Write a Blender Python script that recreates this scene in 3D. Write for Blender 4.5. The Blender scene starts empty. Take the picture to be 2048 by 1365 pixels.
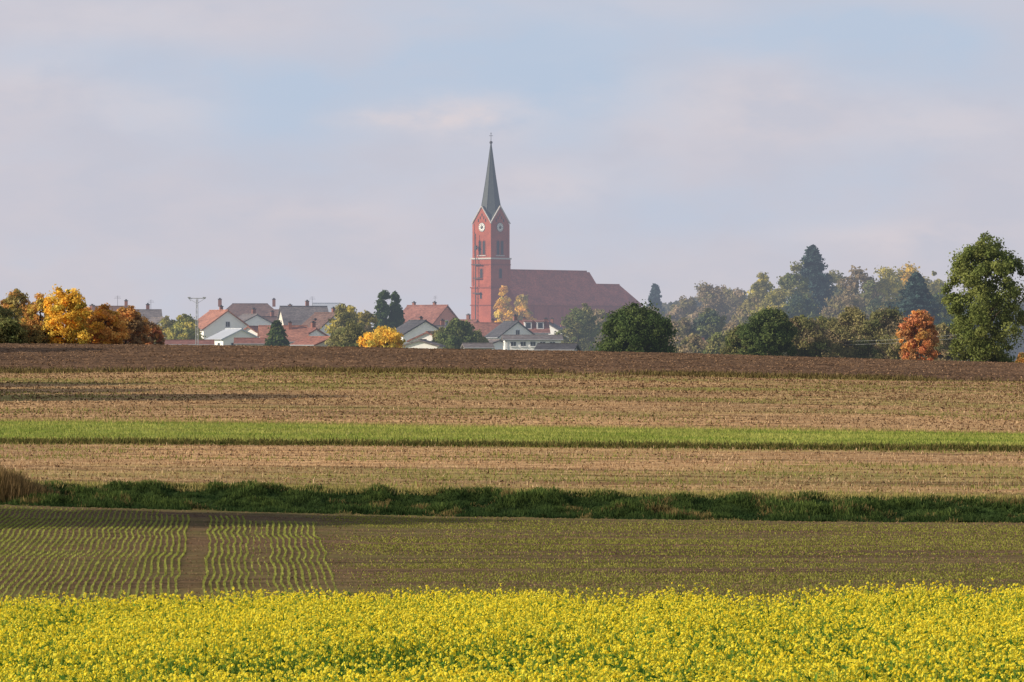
import bpy, math, random
import numpy as np
from mathutils import Vector, Matrix
random.seed(7)
R = np.random.default_rng(11)
scene = bpy.context.scene
COL = scene.collection
F = 7680.0   # photo pixels per unit tangent
SUN_AZ_BEYOND = math.radians(-18)
SUN_EL = math.radians(21)

def PX(px, D): return (px-1024.0)*D/F
def PZ(py, D): return (682.5-py)*D/F

# ------------------------------------------------------------------ noise
_tab = np.random.default_rng(5).random((256,256))
def vnoise(x, y):
    x=np.asarray(x,float); y=np.asarray(y,float)
    xi=np.floor(x).astype(int); yi=np.floor(y).astype(int)
    fx=x-xi; fy=y-yi
    fx=fx*fx*(3-2*fx); fy=fy*fy*(3-2*fy)
    a=_tab[xi&255,yi&255]; b=_tab[(xi+1)&255,yi&255]
    c=_tab[xi&255,(yi+1)&255]; d=_tab[(xi+1)&255,(yi+1)&255]
    return (a*(1-fx)+b*fx)*(1-fy)+(c*(1-fx)+d*fx)*fy
def fbm(x,y,o=4):
    s=0;a=.5;t=0
    for i in range(o):
        s=s+a*vnoise(x*2**i+17.3*i,y*2**i+5.1*i); t+=a; a*=.5
    return s/t

# ------------------------------------------------------------------ terrain
TD = np.array([-60,  0,   28,   58,   75,  104,   106, 107.5, 112,   150, 151.2, 180, 299.0,300.5,345, 380,  430, 520, 600, 1000,1500, 6000,15000],float)
TL = np.array([-2.0,-2.3,-3.75,-4.84,-5.04,-4.43,-4.62,-4.75,-4.22,-4.03,-3.92,-3.76,-2.40,-2.30,-1.15,-.26,-.7,-3.4,-6,-7,-15,-25,-40])
TC = np.array([-2.0,-2.3,-3.71,-4.70,-4.89,-4.77,-4.95,-5.08,-4.46,-4.13,-3.99,-4.00,-2.50,-2.40,-1.60,-.90,-1.4,-3.6,-6,-7,-15,-25,-40])
TR = np.array([-2.0,-2.3,-3.68,-4.62,-4.79,-4.92,-5.08,-5.22,-4.66,-4.32,-4.18,-4.36,-3.18,-3.06,-2.60,-2.2,-2.7,-4.2,-6,-7,-15,-25,-40])
def ground_z(X,Y):
    X=np.asarray(X,float); Y=np.asarray(Y,float)
    u=np.clip(X/np.maximum(Y,30.0)/0.1333,-1.3,1.3)
    l=np.interp(Y,TD,TL); c=np.interp(Y,TD,TC); r=np.interp(Y,TD,TR)
    q=np.clip(u,-1,1)
    z=c+(r-l)/2*u+((l+r)/2-c)*q*q
    amp=np.clip((Y-60)/200,0,1)*np.clip((700-Y)/200,0,1)
    z=z+amp*0.16*(fbm(X/17,Y/23,3)-.5)
    win=np.clip((Y-105.2)/1.2,0,1)*np.clip((112.6-Y)/1.2,0,1)
    z=z+win*.50*np.clip(fbm(X/.95,Y/1.3,3)-.36,0,1)
    return z

# ------------------------------------------------------------------ mesh helpers
def link(o, parent=None):
    COL.objects.link(o)
    if parent is not None: o.parent=parent
    return o
def fast_mesh(name, verts, k, nfaces_idx, cols=None, mat=None, smooth=False):
    me=bpy.data.meshes.new(name)
    N=len(verts); M=len(nfaces_idx)
    me.vertices.add(N); me.vertices.foreach_set('co',np.ascontiguousarray(verts,dtype=np.float32).ravel())
    me.loops.add(M*k); me.loops.foreach_set('vertex_index',np.ascontiguousarray(nfaces_idx,dtype=np.int32).ravel())
    me.polygons.add(M); me.polygons.foreach_set('loop_start',np.arange(0,M*k,k,dtype=np.int32))
    me.polygons.foreach_set('loop_total',np.full(M,k,dtype=np.int32))
    me.update(calc_edges=True)
    if cols is not None:
        a=me.color_attributes.new('tint','FLOAT_COLOR','POINT')
        c=np.ones((N,4),dtype=np.float32); c[:,:3]=cols
        a.data.foreach_set('color',c.ravel())
    if mat: me.materials.append(mat)
    me.polygons.foreach_set('use_smooth',np.full(M,smooth,dtype=bool))
    return me
def top(o,label,cat,kind=None,group=None):
    o['label']=label; o['category']=cat
    if kind: o['kind']=kind
    if group: o['group']=group
    return o
def pymesh(name, verts, faces, mats, midx=None):
    me=bpy.data.meshes.new(name); me.from_pydata([tuple(v) for v in verts],[],faces)
    for m in (mats if isinstance(mats,(list,tuple)) else [mats]): me.materials.append(m)
    if midx: me.polygons.foreach_set('material_index',midx)
    me.update(); return me
class MB:
    def __init__(s): s.v=[]; s.f=[]; s.m=[]
    def add(s,v,f,m=0):
        b=len(s.v); s.v+= [tuple(p) for p in v]; s.f+=[tuple(i+b for i in q) for q in f]; s.m+=[m]*len(f)
    def box(s,x0,x1,y0,y1,z0,z1,m=0):
        v=[(x0,y0,z0),(x1,y0,z0),(x1,y1,z0),(x0,y1,z0),(x0,y0,z1),(x1,y0,z1),(x1,y1,z1),(x0,y1,z1)]
        s.add(v,[(0,3,2,1),(4,5,6,7),(0,1,5,4),(1,2,6,5),(2,3,7,6),(3,0,4,7)],m)
    def beam(s,p0,p1,w,h,m=0,up=(0,0,1)):
        p0=Vector(p0);p1=Vector(p1);d=(p1-p0).normalized();u=Vector(up)
        a=d.cross(u)
        if a.length<1e-3: a=d.cross(Vector((1,0,0)))
        a.normalize(); b=a.cross(d).normalized()
        v=[]
        for p in (p0,p1):
            for sa,sb in ((-1,-1),(1,-1),(1,1),(-1,1)): v.append(p+a*sa*w/2+b*sb*h/2)
        s.add(v,[(0,1,2,3),(7,6,5,4),(0,4,5,1),(1,5,6,2),(2,6,7,3),(3,7,4,0)],m)
    def tube(s,p0,p1,r0,r1,n=8,m=0):
        p0=Vector(p0);p1=Vector(p1);d=(p1-p0).normalized()
        a=d.cross(Vector((0.3,0.2,1)));
        if a.length<1e-3:a=d.cross(Vector((1,0,0)))
        a.normalize();b=d.cross(a)
        v=[]
        for p,r in((p0,r0),(p1,r1)):
            for i in range(n):
                t=2*math.pi*i/n; v.append(p+a*math.cos(t)*r+b*math.sin(t)*r)
        f=[(i,(i+1)%n,n+(i+1)%n,n+i) for i in range(n)]+[tuple(range(n))[::-1],tuple(range(n,2*n))]
        s.add(v,f,m)
    def obj(s,name,mats,parent=None,loc=(0,0,0),rot=0):
        me=pymesh(name,s.v,s.f,mats,s.m)
        o=bpy.data.objects.new(name,me); o.location=loc; o.rotation_euler=(0,0,rot)
        return link(o,parent)

# ------------------------------------------------------------------ materials
HAZE=(0.39,0.44,0.56)  # distance haze painted into materials as a glow growing with world Y
g=bpy.data.node_groups.new('painted_haze','ShaderNodeTree')
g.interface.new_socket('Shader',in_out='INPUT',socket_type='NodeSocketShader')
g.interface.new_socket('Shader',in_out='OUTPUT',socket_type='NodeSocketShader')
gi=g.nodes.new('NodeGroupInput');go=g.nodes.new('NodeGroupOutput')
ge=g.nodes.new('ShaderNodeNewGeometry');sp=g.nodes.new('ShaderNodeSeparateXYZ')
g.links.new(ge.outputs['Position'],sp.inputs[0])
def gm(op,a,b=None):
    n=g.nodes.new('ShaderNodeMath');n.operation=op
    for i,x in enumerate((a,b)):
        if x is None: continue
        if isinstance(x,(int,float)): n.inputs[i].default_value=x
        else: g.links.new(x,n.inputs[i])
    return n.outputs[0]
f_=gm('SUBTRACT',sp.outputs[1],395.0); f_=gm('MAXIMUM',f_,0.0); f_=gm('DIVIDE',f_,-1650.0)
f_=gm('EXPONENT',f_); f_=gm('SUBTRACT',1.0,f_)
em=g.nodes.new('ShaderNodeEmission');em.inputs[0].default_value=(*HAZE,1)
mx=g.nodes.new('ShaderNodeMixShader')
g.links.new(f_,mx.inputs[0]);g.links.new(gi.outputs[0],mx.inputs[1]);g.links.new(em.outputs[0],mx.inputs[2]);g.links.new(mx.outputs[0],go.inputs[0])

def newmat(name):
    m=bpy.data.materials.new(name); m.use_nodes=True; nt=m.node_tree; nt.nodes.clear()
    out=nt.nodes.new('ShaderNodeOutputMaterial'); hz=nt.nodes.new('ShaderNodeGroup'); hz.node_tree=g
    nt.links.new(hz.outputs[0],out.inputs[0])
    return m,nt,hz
def N(nt,t,**kw):
    n=nt.nodes.new(t)
    for k,v in kw.items(): setattr(n,k,v)
    return n
def noise(nt,vec,scale,detail=4,rough=.55):
    n=N(nt,'ShaderNodeTexNoise'); n.inputs['Scale'].default_value=scale; n.inputs['Detail'].default_value=detail
    n.inputs['Roughness'].default_value=rough
    if vec is not None: nt.links.new(vec,n.inputs['Vector'])
    return n.outputs['Fac']
def ramp(nt,fac,stops):
    r=N(nt,'ShaderNodeValToRGB'); e=r.color_ramp.elements
    while len(e)<len(stops): e.new(0.5)
    for i,(p,c) in enumerate(stops):
        e[i].position=p; e[i].color=(*c,1) if len(c)==3 else c
    nt.links.new(fac,r.inputs[0]); return r.outputs[0]
def mixc(nt,fac,a,b,mode='MIX'):
    n=N(nt,'ShaderNodeMix',data_type='RGBA',blend_type=mode)
    for s,x in ((n.inputs[0],fac),(n.inputs[6],a),(n.inputs[7],b)):
        if isinstance(x,(int,float)): s.default_value=x
        elif isinstance(x,tuple): s.default_value=(*x,1)
        else: nt.links.new(x,s)
    return n.outputs[2]
def vmap(nt,vec,scale=(1,1,1),loc=(0,0,0)):
    n=N(nt,'ShaderNodeMapping'); n.inputs['Scale'].default_value=scale; n.inputs['Location'].default_value=loc
    nt.links.new(vec,n.inputs[0]); return n.outputs[0]
def finish(nt,hz,col,rough=.85,bump=None,bstr=.5,bdist=.05,spec=.2):
    p=N(nt,'ShaderNodeBsdfPrincipled'); p.inputs['Roughness'].default_value=rough
    p.inputs['Specular IOR Level'].default_value=spec
    if isinstance(col,tuple): p.inputs['Base Color'].default_value=(*col,1)
    else: nt.links.new(col,p.inputs['Base Color'])
    if bump is not None:
        b=N(nt,'ShaderNodeBump'); b.inputs['Strength'].default_value=bstr; b.inputs['Distance'].default_value=bdist
        nt.links.new(bump,b.inputs['Height']); nt.links.new(b.outputs[0],p.inputs['Normal'])
    nt.links.new(p.outputs[0],hz.inputs[0])
_mc={}
def plain(name,col,rough=.85,var=.25,scale=.6,spec=.2):
    key=(name,col)
    if key in _mc: return _mc[key]
    m,nt,hz=newmat(name); tc=N(nt,'ShaderNodeTexCoord')
    n=noise(nt,tc.outputs['Object'],scale,5,.65)
    c=ramp(nt,n,[(.25,tuple(x*(1-var) for x in col)),(.75,tuple(min(1,x*(1+var)) for x in col))])
    finish(nt,hz,c,rough,n,.2,.05,spec); _mc[key]=m; return m
def tiles(name,col,row=.38):
    key=('tiles',col)
    if key in _mc: return _mc[key]
    m,nt,hz=newmat(name); tc=N(nt,'ShaderNodeTexCoord')
    n=noise(nt,tc.outputs['Object'],.45,6,.7)
    n2=noise(nt,vmap(nt,tc.outputs['Object'],(2.2,2.2,5)),1.0,2,.5)
    c=ramp(nt,n,[(.28,tuple(x*.62 for x in col)),(.5,col),(.75,tuple(min(1,x*1.35+.01) for x in col))])
    c2=ramp(nt,n2,[(.35,(.72,.72,.74)),(.65,(1.2,1.16,1.1))])
    c=mixc(nt,1.0,c,c2,'MULTIPLY')
    w=N(nt,'ShaderNodeTexWave',wave_type='BANDS',bands_direction='Z'); w.inputs['Scale'].default_value=.55/row*.3*2
    nt.links.new(tc.outputs['Object'],w.inputs['Vector'])
    finish(nt,hz,c,.8,w.outputs['Fac'],.5,.06,.25); _mc[key]=m; return m
def brick(name,col):
    m,nt,hz=newmat(name); tc=N(nt,'ShaderNodeTexCoord')
    n=noise(nt,tc.outputs['Object'],.35,6,.7)
    n2=noise(nt,vmap(nt,tc.outputs['Object'],(3,3,9)),1.0,2,.5)
    c=ramp(nt,n,[(.3,tuple(x*.75 for x in col)),(.7,tuple(min(1,x*1.2) for x in col))])
    c2=ramp(nt,n2,[(.3,(.8,.8,.82)),(.7,(1.15,1.15,1.12))])
    c=mixc(nt,1.0,c,c2,'MULTIPLY')
    finish(nt,hz,c,.9,n2,.3,.03,.15); return m
def tintmat(name,trans=.35,vary=.25,scale=3.0):
    m,nt,hz=newmat(name); a=N(nt,'ShaderNodeAttribute',attribute_name='tint')
    ge=N(nt,'ShaderNodeNewGeometry')
    n=noise(nt,ge.outputs['Position'],scale,2,.5)
    c=ramp(nt,n,[(.3,(1-vary,)*3),(.7,(1+vary,)*3)])
    c=mixc(nt,1.0,a.outputs['Color'],c,'MULTIPLY')
    d=N(nt,'ShaderNodeBsdfDiffuse'); t=N(nt,'ShaderNodeBsdfTranslucent'); mx=N(nt,'ShaderNodeMixShader')
    mx.inputs[0].default_value=trans
    nt.links.new(c,d.inputs[0]);nt.links.new(c,t.inputs[0]);nt.links.new(d.outputs[0],mx.inputs[1]);nt.links.new(t.outputs[0],mx.inputs[2])
    nt.links.new(mx.outputs[0],hz.inputs[0]); return m
LEAF=tintmat('foliage',.38,.2,.7)
GRASS=tintmat('grass_blades',.35,.2,2.0)
PETAL=tintmat('mustard_petals_and_leaves',.45,.10,9.0)
CLOD=tintmat('soil_clods',0.0,.25,3.0)
BARK=plain('bark',(0.11,0.085,0.06),.95,.3,2.0)

def groundmat(name,stops,scale,bscale,bd,patch=None,pcol=None,pstops=(.5,.62),aniso=(1,1,1),streak=None,sa=.38):
    m,nt,hz=newmat(name); ge=N(nt,'ShaderNodeNewGeometry'); P=ge.outputs['Position']
    n=noise(nt,vmap(nt,P,aniso),scale,8,.7)
    c=ramp(nt,n,stops)
    big=noise(nt,P,.05,4,.6)
    c=mixc(nt,1.0,c,ramp(nt,big,[(.3,(.74,.74,.74)),(.7,(1.2,1.18,1.15))]),'MULTIPLY')
    if patch:
        pn=noise(nt,vmap(nt,P,patch[1]),patch[0],6,.68)
        pf=ramp(nt,pn,[(pstops[0],(0,0,0)),(pstops[1],(.8,.8,.8))])
        c=mixc(nt,pf,c,pcol)
    if streak:
        s=noise(nt,vmap(nt,P,streak),1.0,6,.7)
        c=mixc(nt,1.0,c,ramp(nt,s,[(.36,(1-sa,1-sa*1.05,1-sa*1.1)),(.48,(1,1,1)),(.64,(1.25,1.22,1.15))]),'MULTIPLY')
    b=noise(nt,P,bscale,6,.7)
    finish(nt,hz,c,.95,b,.7,bd,.05); return m
SOIL=groundmat('seedbed_soil',[(.3,(.085,.052,.028)),(.5,(.145,.092,.050)),(.72,(.21,.140,.078))],2.2,9,.03,(.09,(.5,2,1)),(.155,.15,.04),(.46,.70),streak=(.08,1.3,1))
PLOW=groundmat('plowed_soil',[(.34,(.060,.036,.022)),(.5,(.140,.084,.050)),(.66,(.25,.155,.092))],.9,3,.08,aniso=(.3,1.4,1),streak=(.03,.7,1),sa=.5)
STUB=groundmat('stubble_soil',[(.32,(.19,.105,.048)),(.45,(.40,.24,.115)),(.66,(.66,.44,.23))],1.2,5,.05,(.032,(.7,1.9,1)),(.26,.24,.065),(.48,.62),aniso=(.5,1.2,1),streak=(.05,.6,1),sa=.58)
GREEN=groundmat('meadow_green',[(.3,(.12,.17,.03)),(.5,(.23,.29,.055)),(.72,(.38,.39,.10))],1.0,4,.05,(.15,(.5,1.4,1)),(.42,.34,.12),(.46,.70),streak=(.08,.7,1))
DARKG=groundmat('shaded_ditch_green',[(.3,(.025,.042,.014)),(.7,(.06,.10,.025))],1.0,4,.1)  # shade of the ditch bank put into a dark base colour
UNDER=groundmat('understorey_green',[(.3,(.03,.05,.012)),(.7,(.09,.13,.025))],3.0,8,.1)

# ------------------------------------------------------------------ ground sheet
def build_ground():
    rows=[-60,-30,0,15,24,28]
    rows+=list(np.arange(32,58,3.))+list(np.arange(58,104,.45))+[104,104.7]+list(np.arange(105.2,112.8,.33))
    rows+=list(np.arange(113.2,150,.7))+[150,150.5,151.2]+list(np.arange(152,180,.9))+[180]
    rows+=list(np.arange(181.2,299,1.2))+[299,299.7,300.5]+list(np.arange(301.3,420,.9))
    rows+=[425,432,440,450,465,480,500,520,550,600,700,800,900,1000,1200,1500,2200,3500,6000,15000]
    rows=np.array(rows,float)
    uin=np.linspace(-.165,.165,560); uo=np.array([.18,.2,.24,.3,.4,.6,1,1.8,3])
    us=np.concatenate([-uo[::-1],uin,uo])
    U,Yb=np.meshgrid(us,rows); X=U*np.maximum(Yb,30)
    wob=np.clip((Yb-62)/10,0,1)*np.clip((330-Yb)/20,0,1)
    Y=Yb+wob*(fbm(X/6+31,Yb*0+3.3,4)-.5)*1.0*np.clip(Yb/120,.7,3.0)
    Z=ground_z(X,Y)
    near=(Yb>60)&(Yb<425)
    rough=np.where(Yb<104,.008,np.where(Yb<112,.04,np.where(Yb<150,.02,np.where(Yb<180,.02,np.where(Yb<299,.03,.10)))))
    Z=Z+near*rough*(R.random(Z.shape)-.5)*1.0+near*rough*1.5*(fbm(X*1.1,Yb*1.1,2)-.5)
    nr,nc=X.shape
    V=np.stack([X,Y,Z],-1).reshape(-1,3)
    i=np.arange(nr-1)[:,None]*nc+np.arange(nc-1)[None,:]
    Fc=np.stack([i,i+1,i+nc+1,i+nc],-1).reshape(-1,4)
    me=fast_mesh('ground',V,4,Fc,smooth=True)
    mats=[UNDER,SOIL,DARKG,STUB,GREEN,PLOW]
    for m in mats: me.materials.append(m)
    ym=(rows[:-1]+rows[1:])/2
    mi=np.where(ym<60,0,np.where(ym<104.8,1,np.where(ym<112.3,2,np.where(ym<150,3,np.where(ym<180,4,np.where(ym<299,3,np.where(ym<420,5,4)))))))
    me.polygons.foreach_set('material_index',np.repeat(mi,nc-1).astype(np.int32))
    o=bpy.data.objects.new('ground',me); link(o)
    top(o,'gently rising farmland of seedbed, stubble, meadow strip and plowed soil','ground','structure')
build_ground()
def gz(X,Y): return ground_z(X,Y)

# ------------------------------------------------------------------ scatter
def blades(name,P,h,w,col,lean=.3,mat=GRASS,label='',cat='grass',dark=.7):
    n=len(P); a=R.random(n)*2*np.pi
    d=np.stack([np.cos(a),np.sin(a),np.zeros(n)],-1)*(w/2)[:,None]
    b=R.random(n)*2*np.pi; l=R.random(n)*lean
    tip=np.stack([np.cos(b)*l,np.sin(b)*l,np.sqrt(np.maximum(0.02,1-l*l))],-1)*h[:,None]
    V=np.stack([P-d,P+d,P+tip+d*.3,P+tip-d*.3],1).reshape(-1,3)
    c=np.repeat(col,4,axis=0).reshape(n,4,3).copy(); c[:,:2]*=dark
    me=fast_mesh(name,V,4,np.arange(4*n).reshape(-1,4),c.reshape(-1,3),mat)
    o=bpy.data.objects.new(name,me); link(o); top(o,label,cat,'stuff'); return o
def fan(n,d0,d1,um=.145):
    Y=np.sqrt(R.random(n)*(d1**2-d0**2)+d0**2); X=(R.random(n)*2-1)*um*Y; return X,Y
def lerp(a,b,t): return np.array(a)[None,:]*(1-t)[:,None]+np.array(b)[None,:]*t[:,None]
def put(X,Y,dz=0): return np.stack([X,Y,gz(X,Y)+dz],-1)
def clods(name,X,Y,s,c0,c1,label,flat=.8):
    n=len(X); P=put(X,Y,.0)
    base=np.array([[1,0,0],[0,1,0],[-1,0,0],[0,-1,0],[0,0,flat],[0,0,-.5]],float)
    V=base[None]*(.6+.8*R.random((n,6,1)))*s[:,None,None]
    a=R.random(n)*6.28; ca,sa=np.cos(a)[:,None],np.sin(a)[:,None]
    V=np.stack([V[...,0]*ca-V[...,1]*sa,V[...,0]*sa+V[...,1]*ca,V[...,2]],-1)+P[:,None]
    f=np.array([[0,1,4],[1,2,4],[2,3,4],[3,0,4],[1,0,5],[2,1,5],[3,2,5],[0,3,5]])
    Fc=(f[None]+6*np.arange(n)[:,None,None]).reshape(-1,3)
    c=np.repeat(lerp(c0,c1,R.random(n)),6,axis=0)
    me=fast_mesh(name,V.reshape(-1,3),3,Fc,c,CLOD); o=bpy.data.objects.new(name,me);link(o);top(o,label,'soil','stuff')

# mustard ---------------------------------------------------------
def mustard():
    n=76000
    X,Y=fan(n,26,60.5,.15)
    edge=58+1.2*(fbm(X/1.5,X*0+9,3)-.5)*2
    keep=Y<edge; X,Y=X[keep],Y[keep]
    dens=.5*fbm(X/7+4,Y/1.9,3)+.5*fbm(X/1.2+9,Y/1.0,3)
    u=X/Y/.1333
    # sparser green swathes across the crop
    dens=dens+.005-.15*np.exp(-((Y-(42.5-1.6*u))/1.3)**2)*np.clip(.45+.7*u,0,1)-.08*np.exp(-((Y-35.5)/.9)**2)*np.clip(.8-.5*u,0,1)-.08*np.exp(-((Y-47.5-1.2*u)/.9)**2)*np.clip(.5-u,0,1)-.05*np.clip((34-Y)/3,0,1)
    back=np.clip((Y-50)/6,0,1)
    keep=R.random(len(X))<np.clip((dens-.405+.03*back)*5.5,.05,1); X,Y,dens,back=X[keep],Y[keep],dens[keep],back[keep]
    n=len(X)
    H=.83+(.30-.20*back)*(fbm(X/3.4+40,Y/2.2+11,3)-.45)+(1.2-.8*back)*(np.clip(dens,.34,.54)-.5)+.075*R.standard_normal(n)
    H=np.clip(H,.34,1.05)
    P=put(X,Y); T=P.copy(); T[:,2]+=H
    T[:,0]+=.05*R.standard_normal(n)
    k=9
    off=R.standard_normal((n,k,3)); off/=np.linalg.norm(off,axis=-1,keepdims=True)
    rad=(.006+.023*R.random((n,k,1)))*(.5+.9*R.random((n,1,1)))
    C=T[:,None]+off*rad*np.array([1,1,.9])
    s=(.0078+.0078*R.random((n,k,1)))*(.85+.3*R.random((n,1,1)))
    nn=off+np.array([-.3,-.3,.5])
    t1=np.cross(nn,R.standard_normal((n,k,3))); t1/=np.linalg.norm(t1,axis=-1,keepdims=True)
    t2=np.cross(nn+.35*R.standard_normal((n,k,3)),t1); t2/=np.linalg.norm(t2,axis=-1,keepdims=True)
    V=np.stack([C-t1*s,C-t2*s,C+t1*s,C+t2*s],2).reshape(-1,3)
    shade=.86+.24*R.random((n,k))
    t=np.clip(R.random((n,k))*.7+.3*R.random((n,1)),0,1).reshape(-1)
    col=np.minimum(lerp((.96,.74,.03),(.96,.86,.11),t)*shade.reshape(-1)[:,None],.98)
    gcol=R.random((n,k)).reshape(-1)<.05
    col[gcol]=(.36,.44,.07)
    ns=n
    a=R.random(ns)*6.28; dd=np.stack([np.cos(a),np.sin(a),0*a],-1)*.0045
    S0=P.copy(); S0[:,2]=T[:,2]-.35
    SV=np.stack([S0-dd,S0+dd,T+dd*.6,T-dd*.6],1).reshape(-1,3)
    sc=np.repeat(lerp((.14,.27,.04),(.27,.38,.07),R.random(ns)),4,axis=0)
    m=int(n*1.6); idx=R.integers(0,n,m)
    B=T[idx]+np.stack([.06*R.standard_normal(m),.06*R.standard_normal(m),-.03-.13*R.random(m)],-1)
    L=int(n*2.5); idx=R.integers(0,n,L)
    LC=T[idx]+np.stack([.11*R.standard_normal(L),.11*R.standard_normal(L),-.08-.36*R.random(L)],-1)
    q1=R.standard_normal((L,3)); q1/=np.linalg.norm(q1,axis=-1,keepdims=True)
    q2=np.cross(q1,R.standard_normal((L,3))); q2/=np.linalg.norm(q2,axis=-1,keepdims=True)
    ls=(.016+.026*R.random((L,1)))
    LV=np.stack([LC-q1*ls*1.3,LC-q2*ls*.5,LC+q1*ls*1.3,LC+q2*ls*.5],1).reshape(-1,3)
    lc=np.repeat(lerp((.05,.14,.02),(.17,.32,.05),R.random(L)),4,axis=0)
    q1=R.standard_normal((m,3)); q1/=np.linalg.norm(q1,axis=-1,keepdims=True)
    q2=np.cross(q1,R.standard_normal((m,3))); q2/=np.linalg.norm(q2,axis=-1,keepdims=True)
    bs=(.010+.009*R.random((m,1)))
    BV=np.stack([B-q1*bs,B-q2*bs,B+q1*bs,B+q2*bs],1).reshape(-1,3)
    bc=np.repeat(lerp((.94,.74,.03),(.84,.82,.08),R.random(m)),4,axis=0)
    E=130000
    x2,y2=fan(E,26,58.5,.15); p2=put(x2,y2); p2[:,2]+=.18+.42*R.random(E)
    q1=R.standard_normal((E,3)); q1/=np.linalg.norm(q1,axis=-1,keepdims=True)
    q2=np.cross(q1,R.standard_normal((E,3))); q2/=np.linalg.norm(q2,axis=-1,keepdims=True)
    EV=np.stack([p2-q1*.04,p2-q2*.018,p2+q1*.04,p2+q2*.018],1).reshape(-1,3)
    ec=np.repeat(lerp((.035,.11,.02),(.12,.26,.05),R.random(E)),4,axis=0)
    AV=np.concatenate([V,SV,LV,BV,EV]); AC=np.concatenate([np.repeat(col,4,axis=0),sc,lc,bc,ec])
    me=fast_mesh('mustard_crop',AV,4,np.arange(len(AV)).reshape(-1,4),AC,PETAL)
    o=bpy.data.objects.new('mustard_crop',me); link(o); top(o,'dense bright yellow flowering mustard with green leaves','flower field','stuff')
mustard()

# seedlings ---------------------------------------------------------
def seedlings():
    Xs=[];Ys=[]
    dirx=-.075
    i=0
    while True:
        xb=PX(-300,90)+i*.145; i+=1
        if xb>PX(650,90): break
        pxx=xb/90*F+1024
        if 378<pxx<414: continue
        gapf=1.0
        if 502<pxx<536: gapf=.18
        if 262<pxx<282: gapf=.55
        if pxx>600: gapf=.6
        y=np.arange(64,103.2,.020)
        y=y[y<(103 if pxx<300 else 101.5 if pxx<500 else 99.5)]
        x=xb+dirx*(y-90)+.11*(vnoise(y/2.3,y*0+1)-.5)+.06*(vnoise(y/1.3,y*0+i*.23)-.5)+(0.005*np.clip(-8-xb,0,9)*(y-90))
        k=R.random(len(y))<gapf*np.clip(.50+1.3*(fbm(x/1.2,y/3,2)-.3),.30,.97)*(0.75 if pxx<270 else .97)*np.clip((104.0-y)/4,0.1,1)
        Xs.append(x[k]);Ys.append(y[k])
    x1=np.concatenate(Xs); y1=np.concatenate(Ys); n1=len(x1)
    Xs=[];Ys=[]
    for yy in np.arange(64,103.6,.13):
        x=np.arange(PX(618,90)+dirx*(yy-90)+1.8*R.random(),.142*yy,.042)
        y=yy+.04*np.sin(x*.7)+.03*R.standard_normal(len(x))
        band=.7*fbm(x/26+3,yy/.8+x*0,4)+.3*fbm(x/5,yy/3+x*0,3)
        k=R.random(len(x))<np.clip((band-.35)*4.0,.08,.95)*np.clip(1.15-(yy-92)/14*.6,.35,1)
        Xs.append(x[k]);Ys.append(y[k])
    x2=np.concatenate(Xs); y2=np.concatenate(Ys); n2=len(x2)
    X=np.concatenate([x1+.009*R.standard_normal(n1),x2+.03*R.standard_normal(n2)]);Y=np.concatenate([y1,y2])
    n=len(X); h=np.concatenate([.032+.03*R.random(n1),.022+.022*R.random(n2)]); w=np.concatenate([.022+.018*R.random(n1),.025+.02*R.random(n2)])
    col=np.concatenate([lerp((.25,.28,.055),(.43,.45,.12),R.random(n1)),lerp((.20,.21,.045),(.36,.36,.08),R.random(n2))])
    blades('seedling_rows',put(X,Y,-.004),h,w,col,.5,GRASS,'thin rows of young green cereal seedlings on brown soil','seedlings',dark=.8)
    X,Y=fan(42000,62,104,.145)
    clods('soil_clods',X,Y,.008+.026*R.random(len(X))**3,(.10,.060,.034),(.26,.17,.10),'small brown clods of crumbled soil on the seedbed')
seedlings()

# ditch grass --------------------------------------------------------
def ditch():
    n=150000; X,Y=fan(n,105.2,112.4,.15)
    hum=np.clip(fbm(X/.95,Y/1.3,3)-.36,0,1)/.3
    h=(.05+.10*R.random(n))*(.6+.8*np.clip(hum,0,1.2))
    tone=np.clip(.75*hum*R.random(n)+.5*(fbm(X/.5,Y/.5,2)-.2)*1.0,0,1.3)*np.clip((Y-105)/4,.4,1)  # lit mound tops and shaded ditch foot put into the blade colour
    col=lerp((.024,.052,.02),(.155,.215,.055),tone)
    dry=(fbm(X/.9+70,Y/.9,2)+.2*R.random(n))>.84; col[dry]=(.26,.20,.08)
    blades('ditch_grass',put(X,Y,-.01),h,.02+.025*R.random(n),col,.97,GRASS,'green tufted grass along a field ditch, coloured dark for the shaded bank','grass',dark=.5)
    x,y=fan(17000,111.4,113.8,.145)
    blades('bank_grass',put(x,y,-.02),.06+.13*R.random(len(x)),.02+.02*R.random(len(x)),lerp((.20,.22,.05),(.55,.43,.18),R.random(len(x))),.7,GRASS,'sparse olive and straw grass on the bank edge','grass')
    n=11000; cx=PX(0,110); cy=109.5
    x=cx+.68*R.standard_normal(n); y=cy+.5*R.standard_normal(n)
    prof=np.exp(-((x-cx)/1.05)**2)
    blades('dry_grass',put(x,y,-.05),(.25+.62*R.random(n))*(.35+.70*prof),.012+.014*R.random(n),lerp((.10,.075,.03),(.42,.28,.13),R.random(n)**1.3),.5,GRASS,'tall tawny dry grass clump beside the ditch','grass')
ditch()
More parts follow.
